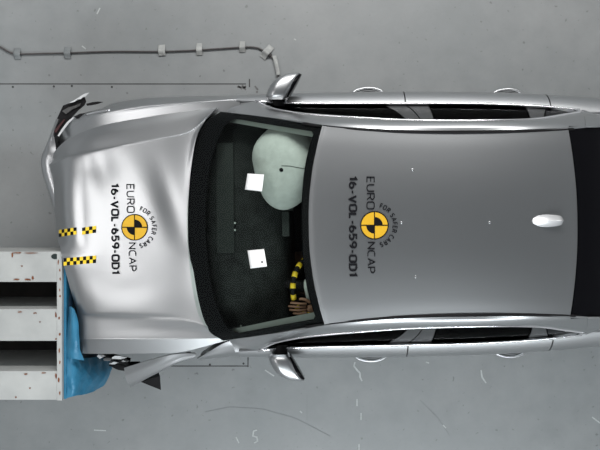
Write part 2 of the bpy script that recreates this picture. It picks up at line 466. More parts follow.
def side_line(x, s, z_lo=.20, zt=None):
    w = wsm(x); by_ = belt_y(x); bz = belt_z(x)
    out = []
    for z, y in SEC:
        if z < z_lo - .001: continue
        k = (z - .73) / (.955 - .73)
        yy = y * w
        zz = z
        if k > 0:                      # blend into the belt line
            yy = .945 * w + (by_ - .945 * w) * ((.945 - y) / (.945 - .85)); zz = .73 + (bz - .73) * k
        out.append(Vector((x, s * yy, zz)))
    return out
def side_panel(name, xs, s, parent, m=SILVER, nu=20, label=None, keep=None):
    lines = [side_line(x, s) for x in xs]          # each: along z
    L = list(zip(*lines)); L = [list(l) for l in L]
    return patch(name, L, m, parent, nu, 26, .02, ref=(xs[len(xs) // 2], 0, .6), keep=keep, label=label)

def window_top(px):  # (half px, z) of the upper window edge
    T = [(252, 127, .945), (262, 120, .985), (285, 113.2, 1.06), (310, 109.8, 1.13), (345, 107, 1.22), (375, 105, 1.275), (400, 103.3, 1.305), (440, 102.2, 1.33), (480, 101.8, 1.335), (510, 101.8, 1.31), (535, 102.4, 1.27), (560, 106, 1.17), (586, 110.5, 1.045)]
    h = lerp_tab([(a, b) for a, b, _ in T], px); z = lerp_tab([(a, c_) for a, _, c_ in T], px)
    return h, z
def wt(px, s, dz=0.0, dout=0.0):
    h = z = 0
    for d in (-8, -4, 0, 4, 8):
        a, b = window_top(px + d); h += a / 5; z += b / 5
    p = PC(px, 225, z)
    sc = F / (H - z)
    return Vector((p.x, s * (h / sc + dout), z + dz))
def wb(x, s, dz=0.0, dout=0.0):
    return Vector((x, s * (belt_y(x) + dout - .012), belt_z(x) + dz))

XF, XB, XR = -.435, .735, 1.73        # door gaps
gap = .004
for s in (1, -1):
    tagside = ''
    # doors
    for nm, a, b in (('front_door', XF, XB), ('rear_door', XB, XR)):
        xs = [a + gap + (b - a - 2 * gap) * i / 6 for i in range(7)]
        d = side_panel(nm, xs, s, car)
        # handle: bowl ring and bar
        hx = .495 if nm == 'front_door' else 1.49
        hy = .945 * wsm(hx); hz = .80
        pts = [Vector((hx + dx, s * (hy + dy - .004), hz)) for dx, dy in ((-.115, -.008), (-.09, .012), (-.05, .026), (0, .033), (.05, .028), (.09, .012), (.115, -.008))]
        tube('door_handle', pts, .013, SILVER, d, squash=1.25, sub=4, seg=10)
        # recess bowl behind the bar
        ellipsoid('handle_bowl', (hx, s * (hy - .004), hz), (.07, .014, .022), BLACKPL, d, seg=16)
        # crease shadow line low on the door
    # belt chrome strip
    xs = [-.30, 0, .3, .73, 1.2, 1.6, 1.8, 1.92]
    tube('belt_chrome_strip', [wb(x, s, .008, .008) for x in xs], .011, CHROME, car, sub=6, squash=.8)
    # upper chrome strip along the window top
    tube('window_chrome_strip', [wt(px, s, .0, .006) for px in (258, 275, 300, 330, 360, 400, 440, 480, 515, 540, 562, 584)], .008, CHROME, car, sub=5)
    # side glass panes: front door, rear door, quarter
    def pane(name, p0, p1, lean0, lean1, m=SD_GLASS, n=8):
        top = []; bot = []
        for i in range(n + 1):
            t = i / n
            top.append(wt(p0[1] + (p1[1] - p0[1]) * t, s, -.004, -.010))
            bot.append(wb(p0[0] + (p1[0] - p0[0]) * t, s, .004, -.008))
        mid = [(a + b) * .5 + Vector((0, s * .012, 0)) for a, b in zip(top, bot)]
        return patch(name, [bot, mid, top], m, car, 20, 8, .005, ref=(.5, 0, .9))
    pane('front_side_window', (-.27, 264), (.60, 411), 0, 0)
    pane('rear_side_window', (.90, 437), (1.55, 532), 0, 0)
    pane('quarter_window', (1.70, 546), (1.90, 582), 0, 0, BLACKGLOSS)
    # B pillar covers (one on each door) and the rear door frame
    PIL = mat('pillar_cover', (0.05, 0.052, 0.054), 0.35, spec=.12, noise=(20, .3, .7), col2=(0.06, 0.062, 0.064))
    pane('pillar_cover', (.605, 411.5), (.74, 424), 0, 0, PIL, 3)
    pane('pillar_cover', (.752, 425), (.89, 436), 0, 0, PIL, 3)
    pane('rear_window_frame', (1.56, 533), (1.69, 544.5), 0, 0, PIL, 3)
    # two pale belt anchor tags seen inside the rear window
    for dx in (0, .035):
        c = Vector((.91 + dx, s * .715, 1.13))
        box('belt_anchor_tag', c - Vector((.008, .006, .025)), c + Vector((.008, .006, .025)), TRIMLT, car, .003)
    # roof rail / A pillar / C pillar: silver band between window top and ditch
    outer = [wt(px, s, .006, .003) for px in (256, 276, 302, 335, 370, 405, 445, 485, 520, 545, 565, 585)]
    dit = [(232, 113.2, 1.03), (253, 110.6, 1.11), (276, 107.4, 1.20), (304, 103.6, 1.31), (332, 99.2, 1.378), (385, 95.2, 1.402), (430, 93.6, 1.41), (475, 93.2, 1.41), (520, 93.4, 1.40), (552, 94.2, 1.385), (575, 95, 1.37), (610, 97, 1.30)]
    inner = []
    for px, h, z in dit:
        p = PC(px, 225, z); inner.append(Vector((p.x, s * h / (F / (H - z)), z)))
    m1 = [o_.lerp(i_, .33) + Vector((0, s * .012, .016)) for o_, i_ in zip(outer, inner)]
    m2 = [o_.lerp(i_, .70) + Vector((0, s * .006, .016)) for o_, i_ in zip(outer, inner)]
    patch('roof_rail', [outer, m1, m2, inner], SILVER, car, 66, 14, .012, ref=(.6, 0, .8))
    tube('roof_ditch_strip', [v + Vector((0, -s * .012, -.001)) for v in inner[3:11]], .007, BLACKPL, car, sub=5)
    # rear quarter panel with C pillar
    xs = [XR + gap, 1.9, 2.1, 2.35, 2.6, 2.8, 2.95, 3.04]
    def wheelcut(u0, v0, u1, v1): return True
    q = side_panel('rear_quarter_panel', xs, s, car, nu=60)
    bm = bmesh.new(); bm.from_mesh(q.data)                       # wheel arch opening
    bmesh.ops.delete(bm, geom=[f for f in bm.faces if math.hypot(f.calc_center_median().x - 2.03, f.calc_center_median().z - .335) < .37], context='FACES')
    bm.to_mesh(q.data); bm.free()
    q_low = [wb(x, s, .0, .012) for x in (1.74, 1.85, 1.95, 2.1, 2.3, 2.5, 2.7, 2.9)]
    q_low2 = [wb(1.74, s, .012, -.002), wb(1.85, s, .014, -.004)] + [wb(x, s, .02, -.02) for x in (1.95, 2.1, 2.3, 2.5, 2.7, 2.9)]
    q_top = [wt(581, s, -.02, .0), wt(584, s, -.005, .004), wt(586, s, .004, .012), Vector((2.02, s * .66, 1.24)), Vector((2.16, s * .66, 1.17)), Vector((2.32, s * .655, 1.09)), Vector((2.6, s * .62, 1.02)), Vector((2.9, s * .56, .99))]
    patch('rear_pillar', [q_low, q_low2, q_top], SILVER, q, 30, 10, .012, ref=(2.2, 0, .8))
    qi = [Vector((1.80, s * .605, 1.372)), Vector((1.88, s * .608, 1.345)), Vector((1.98, s * .612, 1.30)), Vector((2.1, s * .61, 1.235)), Vector((2.22, s * .605, 1.165)), Vector((2.36, s * .60, 1.08))]
    qo = [wt(583, s, .0, .006), Vector((1.95, s * .715, 1.13)), Vector((2.0, s * .69, 1.2)), Vector((2.12, s * .665, 1.19)), Vector((2.24, s * .66, 1.13)), Vector((2.38, s * .655, 1.06))]
    patch('pillar_panel', [qo, [(a + b) * .5 + Vector((0, s * .01, .015)) for a, b in zip(qo, qi)], qi], SILVER, q, 20, 8, .012, ref=(2, 0, .8))
    # fuel flap line on the right rear quarter
    # mirror
    my = s
    mz = 1.0
    def M(px, hp, z): 
        hp += 0 if s > 0 else 3                      # the near mirror is knocked a little further out
        p = PC(px, 225, z); return Vector((p.x, s * hp / (F / (H - z)), z))
    ring_out = [(268.0, 131.5), (271, 139), (276, 145), (282, 149.5), (289, 151.8), (296, 152.2), (301, 151)]
    ring_in = [(271.5, 127), (276, 126), (281, 125.2), (285, 124.6), (286.8, 125), (290, 130), (295, 139)]
    # shell: superellipse sections from root to tip
    root = Vector(M(279.5, 125.5, mz)); tip = Vector(M(297, 152, mz))
    secs = []
    prof = [(0.0, 271.0, 286.5, .062), (.12, 267.6, 289, .082), (.3, 268.4, 292, .090), (.5, 270.8, 295, .088), (.7, 275, 297.8, .080), (.87, 281.5, 300, .066), (.96, 288, 301.2, .048), (1.0, 294, 301.8, .02)]
    rows = []
    for t, a, b, hz in prof:
        hp = 124.5 + 27.5 * t
        A = M(a, hp, mz); B = M(b, hp, mz); c_ = (A + B) * .5; rx = (B - A).length / 2
        ring = []
        for k in range(25):
            an = 2 * math.pi * k / 24
            cx, cz = math.cos(an), math.sin(an)
            e = .62
            sx = math.copysign(abs(cx) ** e, cx); sz = math.copysign(abs(cz) ** e, cz)
            if sx > 0: xx = rx * min(1, sx * 1.1)         # flat towards the rear
            else: xx = rx * sx * (1 - .25 * abs(sz) ** 2)
            ring.append(c_ + Vector((xx, 0, sz * hz)))
        rows.append(ring)
    mroot = empty('door_mirror', M(279, 124, mz - .06)); mroot.parent = car
    me = grid_mesh('mirror_housing', grid_pts([list(r) for r in zip(*rows)], 20, 48))
    orient(me, M(284, 138, mz)); o = link('mirror_housing', me, SILVER); o.parent = mroot; o.matrix_parent_inverse = Matrix.Translation(mroot.location).inverted()
    # mirror glass in a black surround on the rear face
    rows2 = []
    for hp, a, z in ((127, 287.4, .06), (134, 291.6, .075), (141, 295.6, .075), (147, 298.9, .06), (150, 300.5, .04)):
        q0 = M(a, hp, mz); rows2.append([q0 + Vector((.002 + .012, 0, -z)), q0 + Vector((.006 + .012, 0, 0)), q0 + Vector((.002 + .012, 0, z * .9)), q0 + Vector((-.018, 0, z * .98))])
    o = patch('mirror_surround', rows2, BLACKGLOSS, None, 12, 12, .006, ref=M(270, 138, mz)); o.parent = mroot; o.matrix_parent_inverse = Matrix.Translation(mroot.location).inverted()
    o = tube('mirror_foot', [M(281, 115, .965), M(280, 120, .965), M(279.5, 127, .975)], lambda t: .042, BLACKPL, None, squash=.55, sub=4, seg=12); o.parent = mroot; o.matrix_parent_inverse = Matrix.Translation(mroot.location).inverted()
    def HP(px, h, z):
        p = PC(px, 225, z); return Vector((p.x, s * h / (F / (H - z)), z))
    patch('cowl_panel', [[HP(234, 126.3, .918), HP(250, 126.2, .930), HP(268, 122.8, .958)],
                         [HP(231, 118.5, .938), HP(246, 119.5, .965), HP(264, 119.2, 1.0)],
                         [HP(226, 112.5, .960), HP(240, 113.5, 1.02), HP(258, 115, 1.03)]], SILVER, car, 12, 10, .008, ref=(-.3, 0, .5))
    # sill, wheels
    box('sill', (-.62, s * .80 - .05, .14), (1.75, s * .80 + .05, .24), BLACKPL, car, .02)
for s in (1, -1):
    for wx, wy in ((-.99 if s > 0 else -.93, .78), (2.03, .76)):
        w = empty('wheel', (wx, s * wy, .335)); w.parent = car
        bm = bmesh.new()
        prof = [(.235, -.10), (.30, -.115), (.325, -.10), (.335, -.06), (.335, .06), (.325, .10), (.30, .115), (.235, .10)]
        n = 36; R_ = [[bm.verts.new((math.cos(2 * math.pi * k / n) * r, y, math.sin(2 * math.pi * k / n) * r)) for k in range(n)] for r, y in prof]
        for i in range(len(prof)):
            A, B = R_[i], R_[(i + 1) % len(prof)]
            for k in range(n): bm.faces.new((A[k], A[(k + 1) % n], B[(k + 1) % n], B[k]))
        bmesh.ops.recalc_face_normals(bm, faces=bm.faces)
        me = bpy.data.meshes.new('tyre'); bm.to_mesh(me); bm.free(); link('tyre', me, RUBBER, w)
        bm = bmesh.new()
        for k in range(5):
            a = 2 * math.pi * k / 5
            r = bmesh.ops.create_cube(bm, size=1)
            bmesh.ops.transform(bm, matrix=Matrix.Rotation(a, 4, 'Y') @ Matrix.Translation((.12, s * .07, 0)) @ Matrix.Diagonal((.24, .03, .05, 1)), verts=r['verts'])
        r = bmesh.ops.create_cone(bm, cap_ends=True, segments=32, radius1=.238, radius2=.238, depth=.1, matrix=Matrix.Rotation(math.pi / 2, 4, 'X'))
        me = bpy.data.meshes.new('rim'); bm.to_mesh(me); bm.free(); link('rim', me, ALLOY, w, smooth=False)

# roof
def RF(px, h, z):
    p = PC(px, 225, z); return Vector((p.x, h / (F / (H - z)), z))
ys = [1, .8, .5, .2, -.2, -.5, -.8, -1]
def roof_line(px_c, px_e, half, zc, ze):
    out = []
    for t in ys:
        z = zc + (ze - zc) * abs(t) ** 2.2; px = px_c + (px_e - px_c) * abs(t) ** 2
        out.append(RF(px, half * t, z))
    return out
RL = [roof_line(308.5, 323.5, 99.6, 1.410, 1.376), roof_line(318, 330, 98.2, 1.418, 1.386), roof_line(345, 354, 96.0, 1.430, 1.396), roof_line(400, 404, 93.2, 1.442, 1.404),
      roof_line(460, 460, 92.2, 1.445, 1.405), roof_line(515, 513, 92.4, 1.435, 1.399), roof_line(555, 548, 93.2, 1.42, 1.388), roof_line(577.5, 569, 95, 1.407, 1.377)]
roof = patch('roof', [list(l) for l in zip(*RL)], SILVER, car, 60, 50, .012, ref=(.8, 0, 0))
RT = bvh(roof)

# antenna fin on the roof
fin_rows = []
for t, w_, h_ in ((0, .002, .002), (.08, .020, .012), (.25, .034, .030), (.5, .040, .048), (.75, .038, .062), (.92, .034, .066), (1.0, .030, .05)):
    x = PC(532.5, 225, 1.45).x + t * .187
    base = drop(RT, Vector((x, .012, 0)), 0).z
    fin_rows.append([Vector((x, .012 + w_ * a, base - .004 + h_ * b)) for a, b in ((-1, 0), (-.86, .4), (-.45, .72), (-.10, .93), (0, 1), (.10, .93), (.45, .72), (.86, .4), (1, 0))])
me = grid_mesh('antenna_fin', grid_pts([list(l) for l in zip(*fin_rows)], 18, 24)); orient(me, (1.5, .012, 1.42))
bm = bmesh.new(); bm.from_mesh(me)
bmesh.ops.holes_fill(bm, edges=[e for e in bm.edges if e.is_boundary]); bmesh.ops.recalc_face_normals(bm, faces=bm.faces); bm.to_mesh(me); bm.free()
link('antenna_fin', me, mat('fin_silver', (.72, .72, .73), .28, .7, coat=.5), roof)
for x, y in ((413, 169.5), (401.7, 222.7), (416, 277), (490, 222.5)):
    p = drop(RT, PC(x, y, 1.45), 0)
    ellipsoid('roof_stud', p, (.009, .010, .006), SILVER, roof, seg=12)

# windscreen
WB = [(228, 114.0, .975), (211, 108, .985), (196, 85, .99), (188, 50, .995), (184.5, 0, 1.0)]
def ws_curve(tab, flip=False):
    L = [RF(*t) for t in tab]; Rr = [Vector((v.x, -v.y, v.z)) for v in L[:-1]][::-1]
    return L + Rr
bot = ws_curve([(221, 114.8, .975), (207, 105, .968), (195, 82, .953), (187, 48, .947), (183.5, 0, .945)])
top = ws_curve([(323.5, 100.6, 1.370), (318, 83, 1.386), (312.5, 60, 1.398), (309.3, 32, 1.406), (308.3, 0, 1.408)])
mids = []
for k, sag in ((.33, .024), (.67, .014)):
    mids.append([b.lerp(t, k) + Vector((-.012, 0, sag)) for b, t in zip(bot, top)])
# side edges must follow the pillar: small crown only there
for mcur in mids:
    for i in (0, -1): mcur[i] = mcur[i] - Vector((-.012, 0, .010))
WSL = [bot, mids[0], mids[1], top]
ws = patch('windscreen', WSL, WS_GLASS, car, 120, 110, .0, ref=(0.3, 0, .5), label='large dark curved windscreen')
WT = bvh(ws)
# frit: same surface, just inside the glass, kept only near the border
g = grid_pts([[Vector(p) for p in l] for l in WSL], 120, 110)
fr = [[p - Vector((-.005, 0, .010)) for p in r] for r in g]
def ff(u0, v0, u1, v1):
    u, v = (u0 + u1) / 2, (v0 + v1) / 2          # u across, v bottom to top
    a = .055                                      # side band
    lo, hi = .20, .945
    cu = min(u, 1 - u)
    # rounded opening
    x0, x1_, r = a, .5, .06
    du = cu - a; dl = v - lo; dh = hi - v
    if du < 0 or dl < 0 or dh < 0: return True
    rr = .07
    if du < rr and dl < rr and (rr - du) ** 2 + (rr - dl) ** 2 > rr * rr: return True
    if du < rr * .5 and dh < rr * .5 and (rr * .5 - du) ** 2 + (rr * .5 - dh) ** 2 > (rr * .5) ** 2: return True
    return False
me = grid_mesh('frit_band', fr, keep=ff); orient(me, (.3, 0, .5))
o = link('frit_band', me, FRIT, ws, label='black printed border')
s_ = o.modifiers.new('t', 'SOLIDIFY'); s_.thickness = .003; s_.offset = -1
# plain white squares laid on the glass
def on_glass(name, quad_px, m, parent, tree, z0, off=.002, n=6):
    rows = []
    for i in range(n + 1):
        a = Vector(quad_px[0]).lerp(Vector(quad_px[3]), i / n); b = Vector(quad_px[1]).lerp(Vector(quad_px[2]), i / n)
        r = []
        for j in range(n + 1):
            q = a.lerp(b, j / n); z = z0
            for _ in range(4):
                w_ = drop(tree, PC(q.x, q.y, z), off); z = w_.z
            r.append(w_)
        rows.append(r)
    me = grid_mesh(name, rows); orient(me, (0, 0, 0))
    o = link(name, me, m, parent); s = o.modifiers.new('t', 'SOLIDIFY'); s.thickness = .001; s.offset = 1
    return o
on_glass('white_square', [(247.5, 173.5), (264, 174.5), (262, 191.5), (245, 189.5)], WHITEM, ws, WT, 1.25)
on_glass('white_square', [(247.5, 250.5), (264, 249), (267, 266.5), (250.5, 268.5)], WHITEM, ws, WT, 1.25)
on_glass('square_dot', [(261.2, 261.4), (262.8, 261.2), (263, 262.7), (261.4, 262.9)], LETTER, ws, WT, 1.25, .0035, 1)

# interior --------------------------------------------------------------
# dashboard
db = [[Vector((x, y, z)) for x, z in ((-.80, .93), (-.60, .935), (-.35, .94), (-.20, .925), (-.10, .87), (-.06, .74), (-.04, .6))] for y in (.74, .5, .2, 0, -.2, -.5, -.74)]
patch('dashboard', db, DARKIN, car, 30, 30, .02, ref=(-.4, 0, .4))
def ds(px, py, z): return PC(px, py, z)
# dashboard top details: defroster grille, display, vents
GREYD = mat('dash_grey', (0.022, 0.026, 0.025), .6, spec=.15, noise=(20, .3, .7), col2=(.028, .032, .03))
c = ds(231, 195, .95); box('defroster_grille', c - Vector((.10, .40, .006)), c + Vector((.02, .36, .006)), GREYD, car, .004)
for y in (197.5, 204, ):
    pass
for px, py in ((235, 223), (235, 230), (241, 326)):
    p = ds(px, py, .955); ellipsoid('dash_sensor', p, (.008, .008, .006), TRIMLT, car, seg=10)
c = ds(285, 224, .97); box('centre_display', c - Vector((.02, .085, .06)), c + Vector((.03, .085, .03)), GREYD, car, .006)
c = ds(289, 206, .98); box('belt_buckle_panel', c - Vector((.02, .03, .02)), c + Vector((.03, .03, .02)), GREYD, car, .004)
# tub that keeps the cabin dark
bm = bmesh.new()
bm_box(bm, (-.78, -.80, .18), (2.5, .80, .24))
bm_box(bm, (-.84, -.70, .2), (-.78, .70, .86))
bm_box(bm, (2.1, -.72, .2), (2.9, .72, .95))
me = bpy.data.meshes.new('cabin_floor'); bm.to_mesh(me); bm.free(); link('cabin_floor', me, DARKIN, car, smooth=False)
for s in (1, -1):
    lines = [[Vector((x, s * (.80 - .03), .24)), Vector((x, s * .85 * wsm(x), .5)), Vector((x, s * .85 * wsm(x), .8)), Vector((x, s * (belt_y(x) - .07), .94))] for x in (-.42, -.2, .2, .8, 1.4, 2.0, 2.4)]
    patch('door_lining', [list(l) for l in zip(*lines)], DARKIN, car, 20, 8, .01, ref=(.5, 0, .6))
    # pale trim along the inside of the windscreen pillar
    e0 = [g[0 if s > 0 else -1][0]] 
    a_, b_ = [], []
    for k in range(9):
        v = .12 + .84 * k / 8
        col_o = g[int((0.02 if s > 0 else .98) * 120)][int(v * 110)]; col_i = g[int((.098 if s > 0 else .902) * 120)][int(v * 110)]
        a_.append(col_o - Vector((-.01, 0, .03))); b_.append(col_i - Vector((-.02, 0, .075)))
    patch('pillar_trim', [a_, [(p + q) * .5 + Vector((0, 0, .006)) for p, q in zip(a_, b_)], b_], TRIMLT, car, 16, 8, .01, ref=(.2, 0, .3))
# headlining
patch('headlining', [[v - Vector((0, 0, .05)) for v in l] for l in [list(l) for l in zip(*RL)]], mat('headlining_grey', (.12, .12, .12), .9), car, 20, 20, .01, ref=(.8, 0, 0))
# seats
def seat(x, y):
    e = empty('front_seat', (x, y, .24)); e.parent = car
    def cushion(nm, lo, hi, rot=0, piv=(0, 0, 0)):
        bm = bmesh.new(); bm_box(bm, lo, hi, .05)
        bmesh.ops.rotate(bm, verts=bm.verts, cent=piv, matrix=Matrix.Rotation(rot, 3, 'Y'))
        me = bpy.data.meshes.new(nm); bm.to_mesh(me); bm.free(); return link(nm, me, SEATM, e)
    cushion('seat_cushion', (-.34, -.25, .0), (.27, .25, .14))
    cushion('backrest', (.2, -.25, .18), (.36, .25, .78), .35, (.25, 0, .2))
    cushion('headrest', (.24, -.13, .80), (.33, .13, .98), .30, (.25, 0, .2))
seat(.72, .38); seat(.72, -.38)
rs = empty('rear_bench', (1.6, 0, .24)); rs.parent = car
for nm, lo, hi in (('seat_cushion', (-.3, -.66, .0), (.25, .66, .27)), ('backrest', (.2, -.66, .2), (.42, .66, .78))):
    box(nm, lo, hi, SEATM, rs, .05)

# passenger airbag, bulging up against the glass
def bagfn(q):
    an = math.atan2(q.y, q.x)
    k = 1 + .05 * math.sin(3 * an + .6) + .03 * math.sin(5 * an + q.z * 3)
    # pinched toward lower left (towards the centre line of the car)
    if q.y < -.2: k *= 1 - .32 * (-(q.y) - .2)
    return Vector((q.x * k - .18 * max(0, -q.y - .1), q.y, q.z * (1 + .05 * math.sin(4 * q.x + 3 * q.y))))
c = PC(289, 166, 1.02)
bag = ellipsoid('passenger_airbag', c, (.25, .30, .21), BAGM, car, bagfn, 40, label='inflated pale cloth airbag')
BT = bvh(bag)
p = drop(BT, PC(281.5, 170, 1.2), .0); ellipsoid('vent_hole', p, (.015, .014, .005), LETTER, bag, seg=14)
tube('seam', [drop(BT, PC(x, y, 1.2), .001) for x, y in ((281.5, 166), (290, 166.5), (298, 168), (305, 169))], .0025, mat('seam_thread', (.12, .13, .12), .8), bag, sub=4)
# steering wheel with marker tape on its rim, airbag and column
tilt = math.radians(36)
swc = PC(309.5, 286.5, .97)
ux = Vector((-math.sin(tilt), 0, math.cos(tilt)))     # up the rim
uy = Vector((0, 1, 0)); un = ux.cross(uy) * -1
if un.x < 0: un = -un
sw = empty('steering_wheel', swc); sw.parent = car
RIM = .192
def rim_pt(a): return ux * (math.cos(a) * RIM) + uy * (math.sin(a) * RIM)
link('rim', tube_mesh('rim', [rim_pt(2 * math.pi * k / 64) for k in range(64)], .016, seg=12, closed=True), BLACKPL, sw)
for k in range(32):
    if k % 2: continue
    a0 = 2 * math.pi * (k + .1) / 32 ; a1 = 2 * math.pi * (k + 1.0) / 32
    link('rim_tape', tube_mesh('rim_tape', [rim_pt(a0 + (a1 - a0) * i / 3) for i in range(4)], .0185, seg=12, sub=1), YELLOW, sw)
tube('steering_column', [un * -.02, un * -.35], .04, BLACKPL, sw, sub=2)
for a in (math.pi / 2, -math.pi / 2, math.pi):
    tube('spoke', [rim_pt(a) * .95, rim_pt(a) * .2], .014, BLACKPL, sw, sub=2, squash=.6)
bmx = bmesh.new(); bmesh.ops.create_uvsphere(bmx, u_segments=32, v_segments=16, radius=1)
for v in bmx.verts:
    q = v.co; k = 1 + .06 * math.sin(5 * math.atan2(q.y, q.x))
    v.co = ux * (q.x * .125 * k) + uy * (q.y * .125 * k) + un * (q.z * .05 + .055)
me = bpy.data.meshes.new('driver_airbag'); bmx.to_mesh(me); bmx.free(); link('driver_airbag', me, BAGM, sw)

# rear window, boot lid, bumper
rw = [[Vector((x, y * k, z - .05 * abs(y / .6) ** 2.2)) for y, k in ((.61, 1), (.45, 1), (.2, 1), (0, 1), (-.2, 1), (-.45, 1), (-.61, 1))] for x, z, k in ((1.735, 1.40, 1), (1.88, 1.375, 1), (2.05, 1.31, 1), (2.25, 1.20, 1), (2.42, 1.09, 1))]
for l in rw:
    pass
rwl = [list(l) for l in zip(*rw)]
# front edge follows the roof
for i, t in enumerate((1, .74, .33, 0, -.33, -.74, -1)):
    px = 578.5 + (570 - 578.5) * abs(t) ** 2
    z = 1.402 + (1.368 - 1.402) * abs(t) ** 2.2
    rwl[i][0] = RF(px, 96.4 * t, z)
patch('rear_window', rwl, BLACKGLOSS, car, 24, 24, .006, ref=(1.8, 0, .6), label='black rear window')
bl = [[Vector((x, y, z - .03 * abs(y / .6) ** 2)) for y in (.64, .4, .15, -.15, -.4, -.64)] for x, z in ((2.40, 1.08), (2.6, 1.055), (2.85, 1.03), (2.98, 1.01), (3.02, .93), (3.04, .72))]
patch('boot_lid', [list(l) for l in zip(*bl)], SILVER, car, 20, 20, .012, ref=(2.6, 0, .5))
rb = [[Vector((x, y, z)) for x, y, z in ((2.8, .84, z), (2.98, .76, z), (3.07, .55, z), (3.1, .2, z), (3.1, -.2, z), (3.07, -.55, z), (2.98, -.76, z), (2.8, -.84, z))] for z in (.72, .6, .4, .22)]
patch('rear_bumper', rb, SILVER, car, 24, 10, .015, ref=(2.4, 0, .5))

# ------------------------------------------------------------------ crumpled front
BL = [
 [(50, 163, .60), (56, 150, .69), (70, 138, .775), (100, 126, .850), (147, 117, .897), (190, 111, .935), (216.5, 108, .965)],
 [(49.5, 164, .64), (59, 154, .742), (76, 143, .825), (103, 134, .878), (149, 126, .917), (192, 118, .949), (214, 110.5, .974)],
 [(49, 165.5, .67), (62, 158, .80), (80, 152.5, .862), (107, 147, .898), (150, 139, .932), (188, 131, .955), (208, 117, .978)],
 [(50, 168, .69), (63, 160, .83), (81, 155, .88), (108, 150, .91), (150, 142, .943), (187, 134.5, .962), (205, 120.5, .980)],
 [(52.5, 177, .70), (65, 172, .847), (84, 169, .887), (110, 166, .915), (150, 160, .947), (184, 152, .964), (196.5, 137, .977)],
 [(54, 192, .69), (65, 190, .855), (84, 188, .892), (110, 186, .918), (150, 184, .950), (180, 182, .967), (190.5, 172, .974)],
 [(55, 215, .68), (66, 215, .858), (85, 215, .893), (110, 215, .919), (150, 215, .951), (178, 215, .968), (188, 210, .972)],
 [(57, 236, .72), (69, 238, .868), (86, 238, .898), (111, 238, .921), (150, 238, .951), (178, 238, .968), (188, 238, .972)],
 [(60.5, 249, .85), (71, 250, .882), (88, 250, .902), (112, 250, .921), (150, 250, .950), (178, 250, .968), (189, 250, .972)],
 [(62.8, 261, .87), (74, 262, .893), (89, 262, .903), (113, 262, .919), (150, 262, .948), (180, 262, .967), (191.5, 264, .973)],
 [(70, 288, .835), (77, 288, .868), (91, 288, .888), (115, 288, .910), (152, 290, .942), (183, 290, .962), (200, 290, .976)],
 [(75.5, 306, .78), (78.5, 306, .842), (93, 307, .874), (118, 309, .902), (155, 311, .936), (188, 312, .958), (210, 312, .978)],
 [(76.5, 311, .75), (79, 312.5, .828), (94, 313.5, .868), (119, 315, .897), (156, 316.5, .932), (187, 318.5, .955), (216, 326, .978)],
 [(77, 315, .74), (79, 316, .82), (94, 317, .856), (120, 318.5, .884), (156, 320, .918), (188, 322, .944), (219, 330, .974)],
 [(77.5, 326, .735), (79.5, 327, .815), (94, 328, .85), (120, 328.5, .878), (156, 329, .911), (190, 330, .938), (224, 335, .970)],
 [(78, 337.5, .738), (80, 338, .812), (94, 338, .846), (120, 338, .875), (156, 338, .908), (192, 337.5, .937), (227, 337.5, .968)],
 [(78.5, 340.5, .735), (80.5, 340.5, .808), (94, 340.5, .842), (120, 340.5, .871), (156, 340.5, .904), (191, 340, .934), (228, 338.5, .966)],
 [(80, 353, .71), (82, 353.5, .772), (95, 353.8, .803), (120, 353.8, .831), (150, 353.3, .863), (182, 351.8, .896), (228.5, 340, .961)],
]
LOW = (0, 0, 0, -.006, -.012, -.011, -.008)              # sheet pressed a little flatter behind the front fold
BL = [[(x, y, z + (LOW[k] if 2 < i < 13 else 0)) for k, (x, y, z) in enumerate(l)] for i, l in enumerate(BL)]
lines = [[PC(*p) for p in l] for l in BL]
bonnet = patch('bonnet', lines, SILVER, car, 100, 150, .008, ref=(-1.2, 0, 0), label='crumpled silver bonnet')
# dents: gentle waves pressed into the sheet
def dent(c, r, depth, ang=0):
    cp = PC(c[0], c[1], .92); ca, sa = math.cos(ang), math.sin(ang)
    for v in bonnet.data.vertices:
        dx, dy = v.co.x - cp.x, v.co.y - cp.y
        a = (dx * ca + dy * sa) / r[0]; b = (-dx * sa + dy * ca) / r[1]
        d2 = a * a + b * b
        if d2 < 9: v.co.z += depth * math.exp(-d2)
dent((100, 165), (.10, .16), -.010, .4)
dent((150, 200), (.10, .30), .006, .35)
dent((172, 205), (.07, .25), -.006, .3)
dent((95, 280), (.16, .10), -.003, -.2)
dent((130, 290), (.2, .08), -.003, .1)
bonnet.data.update()
BTREE = bvh(bonnet)

# fender on the far side (upper in the picture)
I0 = [(58, 143, .57), (73, 145, .70), (102, 136, .80), (149, 128, .86), (191, 121, .90), (219, 114, .935), (240, 109, .945)]
I1 = [(63, 130, .655), (78, 127, .735), (100, 119, .815), (145, 110.5, .873), (190, 106, .915), (222, 103, .938), (240, 101.5, .947)]
I1b = [(71, 120, .685), (84, 116, .752), (100, 112.5, .817), (141, 106.2, .876), (190, 102.2, .915), (224, 99.6, .935), (240, 98.8, .943)]
I2 = [(74, 116.5, .65), (86, 112.5, .712), (101, 109.5, .775), (138, 103.8, .838), (188, 100.3, .880), (225, 98, .905), (239.5, 97.3, .918)]
fl = [arr(*l) for l in (I0, I1, I1b, I2)]
fl += [[Vector((x, y, z)) for x, y, z in ((-1.56, .80, .60), (-1.50, .835, .66), (-1.36, .875, .71), (-1.13, .915, .76), (-.78, .925, .79), (-.53, .925, .81), (-.438, .928, .82))],
       [Vector((x, y, z)) for x, y, z in ((-1.55, .80, .54), (-1.48, .85, .61), (-1.34, .905, .665), (-1.10, .925, .695), (-.78, .928, .68), (-.54, .93, .66), (-.438, .93, .66))],
       [Vector((x, y, z)) for x, y, z in ((-1.53, .79, .48), (-1.44, .83, .56), (-1.30, .885, .635), (-1.05, .905, .675), (-.80, .905, .61), (-.64, .90, .40), (-.438, .89, .25))]]
